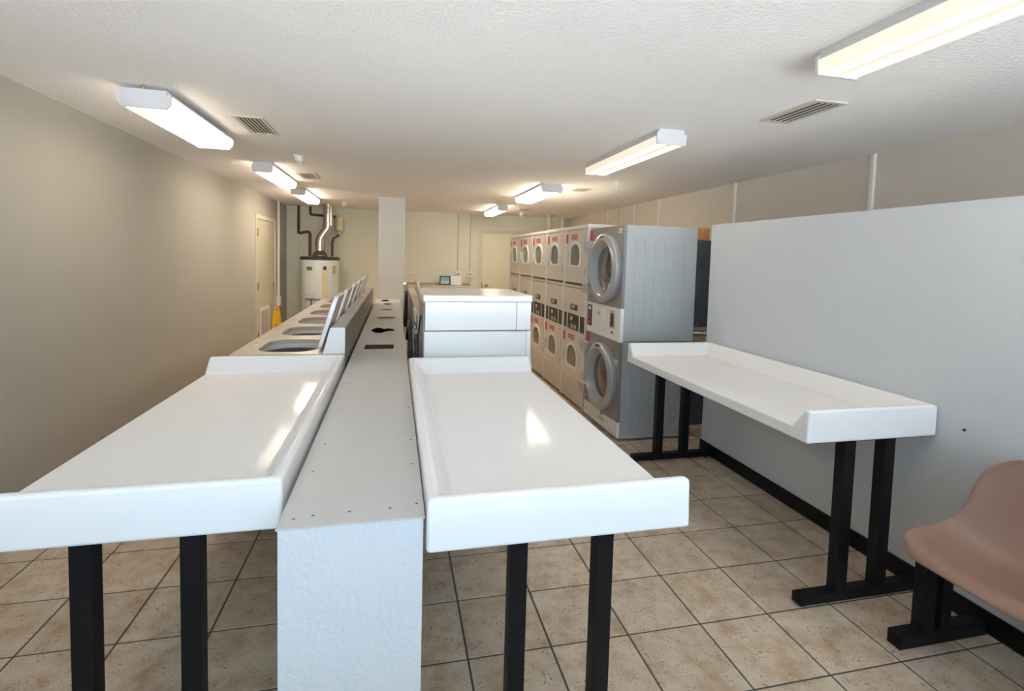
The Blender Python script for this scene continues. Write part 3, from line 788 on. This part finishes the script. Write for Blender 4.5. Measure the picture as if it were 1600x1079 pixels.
obj('hook', tube(nb(), [(-1.33, 3.115, 2.395), (-1.335, 3.11, 2.39), (-1.33, 3.105, 2.385), (-1.325, 3.11, 2.378)], .005), BRASS, l1)
lamp('ceiling lamp in the middle of the left row', -1.385, -1.190, 5.40, 6.62, strength=.9)
lamp('ceiling lamp farthest back in the left row, near the water heater', -1.395, -1.200, 7.33, 8.60, strength=1.4)
lamp('large ceiling lamp cut off at the upper right corner', 1.657, 1.860, 0.52, 1.765, strength=.42, lip=.45, cham=.95)
lamp('ceiling lamp above the right folding table, with a vent to its right', 1.670, 1.885, 3.05, 4.345, strength=.42, lip=.45, cham=.95)
lamp('bright ceiling lamp above the almond stacked dryers', 1.645, 1.910, 5.65, 6.95, strength=1.1)
lamp('smallest ceiling lamp, farthest back on the right near the back door', 1.640, 1.820, 8.18, 9.45, strength=1.4)

# ------------------------------------------------------------------ ceiling vents
def vent(label, x0, x1, y0, y1, n=6):
    t_ = thing('ceiling_vent', label, 'vent', ((x0+x1)/2, (y0+y1)/2, ZC), 'louvred ceiling vents')
    bm = nb(); prism(bm, rrect(x0, x1, y0, y1, .003, 1), 'Z', ZC - .007, ZC - .001, holes=[rrect(x0 + .025, x1 - .025, y0 + .025, y1 - .025, .002, 1)])
    obj('frame', bm, VENTM, t_, smooth=False)
    obj('backing', bx(x0 + .02, x1 - .02, y0 + .02, y1 - .02, ZC - .003, ZC - .0005), VENTD, t_, smooth=False)
    d = (x1 - x0 - .05) / n
    for k in range(n):
        xa = x0 + .025 + d * (k + .15)
        bm = bx(xa, xa + d*.42, y0 + .024, y1 - .024, ZC - .0055, ZC - .0035)
        obj('slat', bm, VENTM, t_, smooth=False)
vent('square louvred ceiling vent right of the upper-left lamp', -1.055, -0.860, 3.62, 4.11)
vent('small ceiling vent past the left ceiling sprinkler', -1.08, -0.885, 5.94, 6.40)
vent('largest louvred ceiling vent, at right above the partition', 2.145, 2.352, 2.265, 2.69, 4)
vent('small ceiling vent right of the bright lamp over the dryers', 2.15, 2.36, 5.83, 6.12, 5)
vent('dark ceiling vent farthest back on the right', 2.14, 2.36, 8.62, 8.92, 4)

# ------------------------------------------------------------------ sprinkler heads
def sprinkler(x, y, label, s=1.0):
    t_ = thing('ceiling_sprinkler', label, 'sprinkler', (x, y, ZC), 'white pendant sprinkler heads')
    obj('cup', lathe(nb(), [(0, 0), (.05*s, 0), (.05*s, -.006*s), (.038*s, -.012*s), (.032*s, -.055*s), (0, -.057*s)], 'Z', (x, y, ZC), n=20), TRIMW, t_)
    pts = [(x + .016*s*math.sin(a), y, ZC - .076*s - .02*s*math.cos(a)) for a in [k*PI/8 for k in range(17)]]
    obj('yoke', tube(nb(), pts, .005*s, n=6), TRIMW, t_)
    obj('deflector', lathe(nb(), [(0, -.097*s), (.016*s, -.097*s), (.016*s, -.100*s), (0, -.100*s)], 'Z', (x, y, ZC), n=14), TRIMW, t_)
sprinkler(-.867, 4.925, 'white ceiling sprinkler between the two left ceiling vents', .9)
sprinkler(2.369, 5.19, 'white ceiling sprinkler above the grey stacked dryer', .9)
sprinkler(-.866, 9.08, 'white ceiling sprinkler right of the metal flue', 1.0)
sprinkler(2.36, 9.40, 'white ceiling sprinkler above the back door', 1.0)

# ------------------------------------------------------------------ doors
def lever(par, x, y, z, axis, side):
    pass
bm = nb()
ya, yb = 8.06, 9.17
prism(bm, [(ya - .06, 0.0), (yb + .06, 0.0), (yb + .06, 2.07), (ya - .06, 2.07)], 'X', XL, XL + .022, holes=[[(ya, .001), (yb, .001), (yb, 2.01), (ya, 2.01)]])
d1 = struct('door_1', bm, FRAMEP, 'beige door with louvre in the left wall')
lf = obj('door_leaf', box(nb(), XL + .001, XL + .012, ya + .006, yb - .006, .008, 2.002, bev=.002), DOORP, d1)
for z in (.25, 1.0, 1.8): obj('hinge', box(nb(), XL + .010, XL + .03, ya - .006, ya + .03, z - .06, z + .06, bev=.003), mat('old_brass', (.22, .15, .07), .4, metal=.6), d1)
hn = obj('handle', lathe(nb(), [(0, 0), (.035, 0), (.033, .012), (.012, .018), (.012, .05), (.0, .05)], 'X', (XL + .012, yb - .13, .99), n=18), CHROME, d1)
obj('lever', tube(nb(), [(XL + .055, yb - .13, .99), (XL + .06, yb - .20, .99), (XL + .058, yb - .26, .985)], .01, smooth=1), CHROME, hn)
bm = nb(); prism(bm, rrect(8.22, 8.78, .16, .66, .004, 1), 'X', XL + .012, XL + .019, holes=[rrect(8.27, 8.73, .21, .61, .003, 1)])
lv = obj('louvre_frame', bm, TRIMW, d1)
obj('louvre_backing', bx(XL + .0121, XL + .014, 8.26, 8.74, .2, .62), VENTD, d1, smooth=False)
for k in range(9):
    y = 8.275 + k * .0505
    bm = nb(); hexa(bm, [(XL + .014, y, .205), (XL + .014, y + .018, .205), (XL + .0165, y + .018, .205), (XL + .0165, y, .205), (XL + .014, y, .615), (XL + .014, y + .018, .615), (XL + .0165, y + .018, .615), (XL + .0165, y, .615)])
    obj('slat', bm, TRIMW, lv, smooth=False)

bm = nb()
xa, xb_ = 1.735, 2.68
prism(bm, [(xa - .065, 0), (xb_ + .065, 0), (xb_ + .065, 2.085), (xa - .065, 2.085)], 'Y', YB - .022, YB, holes=[[(xa, .001), (xb_, .001), (xb_, 2.02), (xa, 2.02)]])
d2 = struct('door_2', bm, FRAMEP, 'cream back door beside the farthest dryer')
obj('door_leaf', box(nb(), xa + .006, xb_ - .006, YB - .012, YB - .001, .008, 2.012, bev=.002), DOORB, d2)
hn = obj('handle', lathe(nb(), [(0, 0), (.04, 0), (.036, -.014), (.014, -.02), (.014, -.05), (.03, -.06), (.03, -.085), (0, -.09)], 'Y', (xa + .095, YB - .012, .955), n=18), STEEL, d2)
obj('strike', box(nb(), xa + .008, xa + .028, YB - .018, YB - .011, .90, 1.0, bev=.002), STEEL, d2)
obj('deadbolt', lathe(nb(), [(0, 0), (.018, 0), (.016, -.012), (0, -.014)], 'Y', (xa + .01, YB - .02, 1.50), n=12), FRAMEP, d2)

# ------------------------------------------------------------------ conduits and outlet boxes
def conduit(label, x, y, z0, wall):
    t_ = thing('outlet_box', label, 'outlet', (x, y, z0))
    if wall == 'back':
        obj('box', box(nb(), x - .055, x + .055, y - .05, y, z0 - .06, z0 + .06, bev=.008), TRIMW, t_)
        obj('conduit', tube(nb(), [(x, y - .018, z0 + .055), (x, y - .018, ZC)], .014), FRAMEP, t_)
        bm = nb(); prism(bm, ellipse(x, z0, .033, .033, 20), 'Y', y - .054, y - .049); pl = obj('receptacle', bm, HINGE, t_)
        for dx in (-.01, .01): obj('slot', bx(x + dx - .002, x + dx + .002, y - .0555, y - .0535, z0 - .008, z0 + .01), BLACKP, pl, smooth=False)
    else:
        obj('box', box(nb(), x, x + .055, y - .06, y + .06, z0 - .08, z0 + .08, bev=.006), TRIMW, t_)
        obj('conduit', tube(nb(), [(x + .02, y, z0 + .075), (x + .02, y, ZC)], .020), TRIMW, t_)
        for dz in (-.03, .03): obj('receptacle', box(nb(), x + .055, x + .058, y - .018, y + .018, z0 + dz - .018, z0 + dz + .018, bev=.001), WHITE, t_)
conduit('round outlet box with conduit on the back wall, left of the pair', 1.247, YB, 1.165, 'back')
conduit('round outlet box with conduit on the back wall, nearer the back door', 1.497, YB, 1.165, 'back')
conduit('white outlet box with tall conduit beside the left-wall door', XL, 9.43, .66, 'left')
t_ = thing('wall_outlet', 'small cream outlet plate low on the back wall left of the column', 'outlet', (-.26, YB, .78))
obj('plate', box(nb(), -.38, -.24, YB - .010, YB, .72, .84, bev=.003), mat('cream_plate', (.72, .68, .45), .5), t_)
for dx in (-.03, .03): obj('receptacle', bx(-.31 + dx - .018, -.31 + dx + .018, YB - .013, YB - .009, .755, .805), TRIMW, t_, smooth=False)

# ------------------------------------------------------------------ water heater, flue and pipes
wh = thing('water_heater', 'large white cylindrical water heater in the back left corner', 'water heater', (-1.345, 9.72, 0))
c = (-1.345, 9.72, 0); R = .335
obj('tank', lathe(nb(), [(0, .10), (R - .01, .10), (R, .115), (R, 1.415), (0, 1.415)], 'Z', c, n=64), TANK, wh)
obj('top_ring', lathe(nb(), [(R + .006, 1.395), (R + .008, 1.44), (R - .02, 1.452), (0, 1.456)], 'Z', c, n=64), mat('dark_ring', (.05, .045, .04), .5), wh)
obj('seam_band', lathe(nb(), [(R + .001, .118), (R + .004, .12), (R + .004, .14), (R + .001, .142)], 'Z', c, n=64, close=True), HINGE, wh)
for k in range(3):
    a = PI/2 + k*2*PI/3
    obj('leg', lathe(nb(), [(0, 0), (.03, 0), (.03, .10), (0, .10)], 'Z', (c[0] + .25*math.cos(a), c[1] + .25*math.sin(a), 0), n=12), BLACKM, wh)
def curved(name, a0, a1, z0, z1, m, par, e=.003, n=8):
    bm = nb(); rows = []
    for k in range(n + 1):
        a = a0 + (a1 - a0) * k / n
        rows.append([bm.verts.new((c[0] + rr*math.cos(a), c[1] + rr*math.sin(a), z)) for rr, z in ((R - .002, z0), (R + e, z0), (R + e, z1), (R - .002, z1))])
    for p, q in zip(rows, rows[1:]):
        for i in range(4): bm.faces.new((p[i], p[(i+1) % 4], q[(i+1) % 4], q[i]))
    bm.faces.new(rows[0]); bm.faces.new(rows[-1])
    return obj(name, bm, m, par)
D2 = math.radians
lab = curved('label', D2(236), D2(262), 1.20, 1.285, BLUEL, wh)
curved('label_band', D2(238), D2(255), 1.21, 1.275, GREEN, lab, .005)
curved('badge', D2(287), D2(297), 1.22, 1.285, RUST, wh)
curved('energy_label', D2(284), D2(300), .50, 1.20, mat('pale_label', (.70, .62, .42), .5, var=.1), wh)
curved('label', D2(318), D2(332), 1.15, 1.30, mat('tan_label', (.55, .38, .24), .5, var=.3, vscale=90), wh)
curved('access_panel', D2(240), D2(290), .46, .70, TANK, wh, .012)
curved('control_box', D2(238), D2(262), .72, .82, BLUEL, wh, .05)
obj('gas_pipe', tube(nb(), [(-1.55, 9.41, .70), (-1.50, 9.37, .70), (-1.22, 9.36, .70), (-1.10, 9.45, .70), (-1.08, 9.5, .70)], .011, smooth=1), COPPER, wh)
for xx in (-1.44, -1.31): obj('gas_drop', tube(nb(), [(xx, 9.362, .70), (xx, 9.362, .42)], .008), BLACKM, wh)
fl = thing('flue_pipe', 'shiny galvanised flue rising with an offset from the water heater to the ceiling', 'flue', (-1.35, 9.72, 1.456))
obj('draft_hood', lathe(nb(), [(.10, 1.456), (.13, 1.46), (.13, 1.49), (.10, 1.53), (.072, 1.555), (.070, 1.57)], 'Z', c, n=32), mat('hood_metal', (.22, .21, .19), .35, metal=.8), fl)
obj('lower_pipe', tube(nb(), [(-1.345, 9.72, 1.56), (-1.345, 9.72, 1.73), (-1.33, 9.72, 1.80), (-1.27, 9.72, 1.89), (-1.215, 9.72, 1.97), (-1.205, 9.72, 2.04)], .082, n=28, smooth=1), FLUE, fl)
obj('upper_pipe', tube(nb(), [(-1.205, 9.72, 2.03), (-1.205, 9.72, ZC)], .086, n=28), FLUE, fl)
for z in (1.72, 2.035): obj('joint_ring', lathe(nb(), [(.086, -.012), (.092, -.012), (.092, .012), (.086, .012)], 'Z', ((-1.345 if z < 1.9 else -1.205), 9.72, z), n=28, close=True), FLUE, fl)
obj('ceiling_flange', lathe(nb(), [(.087, -.008), (.14, -.006), (.14, 0), (.087, 0)], 'Z', (-1.205, 9.72, ZC), n=28), FLUE, fl)
tag(obj('insulated_pipe', tube(nb(), [(-1.78, 10.1, 2.395), (-1.78, 10.1, 2.0), (-1.78, 10.1, 1.89), (-1.74, 10.08, 1.885), (-1.64, 9.9, 1.90), (-1.54, 9.72, 1.90), (-1.515, 9.70, 1.87), (-1.515, 9.70, 1.46)], .026, n=12), RUST), 'brown insulated pipe stepping down to the left side of the water heater', 'pipe')
tag(obj('insulated_pipe', tube(nb(), [(-1.58, 10.15, 2.395), (-1.58, 10.15, 2.26), (-1.565, 10.15, 2.245), (-1.2, 10.15, 2.225), (-1.12, 10.15, 2.22)], .024, n=12), RUST), 'brown pipe running sideways behind the flue near the ceiling', 'pipe')
tag(obj('insulated_pipe', tube(nb(), [(-1.14, 9.78, 1.46), (-1.14, 9.78, 1.72), (-1.12, 9.82, 1.80), (-1.08, 10.0, 1.84), (-1.05, 10.02, 1.865)], .022, n=12), RUST), 'brown pipe on the right of the flue, below the cream tank', 'pipe')
tag(obj('drain_pipe', tube(nb(), [(-1.765, 10.15, 1.83), (-1.765, 10.15, .05)], .018, n=12), TRIMW), 'thin white vertical pipe left of the water heater', 'pipe')
t_ = thing('expansion_tank', 'small cream expansion tank right of the flue', 'tank', (-1.06, 10.02, 1.93))
obj('tank', lathe(nb(), [(0, 0), (.03, .002), (.075, .03), (.08, .06), (.08, .24), (.07, .28), (.03, .30), (0, .30)], 'Z', (-1.05, 10.02, 1.93), n=24), mat('cream_tank', (.66, .57, .36), .4), t_)
obj('neck', lathe(nb(), [(0, -.04), (.02, -.04), (.02, .01), (0, .01)], 'Z', (-1.05, 10.02, 1.93), n=12), BRASS, t_)

# ------------------------------------------------------------------ folded wet-floor sign by the left door
ws = thing('floor_sign', 'yellow folded wet-floor sign leaning by the left-wall door', 'sign', (-1.93, 9.28, 0))
for k, (y, s) in enumerate(((9.22, 1), (9.285, -1))):
    bm = nb()
    prism(bm, [(-1.985, 0.0), (-1.955, 0.0), (-1.945, .06), (-1.83, .06), (-1.82, 0), (-1.79, 0), (-1.84, .50), (-1.86, .62), (-1.91, .62), (-1.935, .50)], 'Y', y, y + .02,
          holes=[rrect(-1.905, -1.865, .545, .585, .012, 3)])
    p = obj('panel', bm, YELLOW, ws)
    if k == 0:
        bm = nb(); prism(bm, [(-1.885, .34), (-1.93, .22), (-1.84, .22)], 'Y', y - .002, y + .001); obj('warning_mark', bm, RED, p)
obj('hinge_pin', tube(nb(), [(-1.885, 9.215, .612), (-1.885, 9.31, .612)], .010), YELLOW, ws)
ws.location = (-1.943, 8.90, 0)

# ------------------------------------------------------------------ back counter with sign and box
bc = thing('back_counter', 'pale counter table against the back wall between column and back door', 'table', (.85, 9.9, 0))
obj('counter_top', box(nb(), .24, 1.50, 9.56, YB - .02, .905, .945, bev=.006), ENAMEL_D, bc)
obj('apron', box(nb(), .28, 1.46, 9.60, 9.62, .80, .905), ENAMEL_D, bc)
obj('back_rail', box(nb(), .24, 1.50, YB - .045, YB - .02, .945, .985, bev=.004), mat('counter_edge', (.40, .34, .22), .5), bc)
for xx in (.30, 1.44):
    for yy in (9.63, 10.1): obj('leg', box(nb(), xx - .02, xx + .02, yy - .02, yy + .02, 0, .905, bev=.003), BLACKM, bc)
pf = thing('framed_sign', 'small blue framed picture on the back counter', 'picture', (.985, 10.06, .945))
bm = nb(); prism(bm, rrect(.872, 1.085, .947, 1.132, .004, 1), 'Y', 10.06, 10.08, holes=[rrect(.893, 1.064, .968, 1.110, .003, 1)])
obj('frame', bm, BLUE, pf, smooth=False)
obj('picture_sky', bx(.89, 1.067, 10.066, 10.072, 1.03, 1.112), PICT, pf, smooth=False)
obj('picture_sand', bx(.89, 1.067, 10.066, 10.072, .966, 1.03), SAND, pf, smooth=False)
wb = thing('notice_holder', 'pale acrylic notice holder right of the framed picture', 'notice', (1.20, 10.08, .945))
obj('card', box(nb(), 1.095, 1.315, 10.05, 10.09, .947, 1.125, bev=.003), WHITE, wb)
obj('card_edge', box(nb(), 1.313, 1.32, 10.045, 10.12, .947, 1.127, bev=.001), HINGE, wb)

# ------------------------------------------------------------------ pipes in the far right corner
t_ = thing('exhaust_pipe', 'cream wrapped pipe hanging from the ceiling above the far dryers', 'pipe', (2.95, 9.5, ZC))
obj('collar', lathe(nb(), [(0, 0), (.11, 0), (.09, -.03), (.06, -.05), (.05, -.06)], 'Z', (2.95, 9.5, ZC), n=20), mat('cream_wrap', (.60, .54, .40), .7, var=.15, vscale=20), t_)
obj('pipe', tube(nb(), [(2.95, 9.5, 2.36), (2.955, 9.5, 2.2), (2.97, 9.5, 2.05), (2.97, 9.5, .2)], .05, n=16, smooth=1), MATS['cream_wrap'], t_)
tag(obj('corner_pipe', tube(nb(), [(3.44, 10.12, .02), (3.44, 10.12, ZC)], .035, n=16), TRIMW), 'white vertical pipe in the far right corner above the dryers', 'pipe')
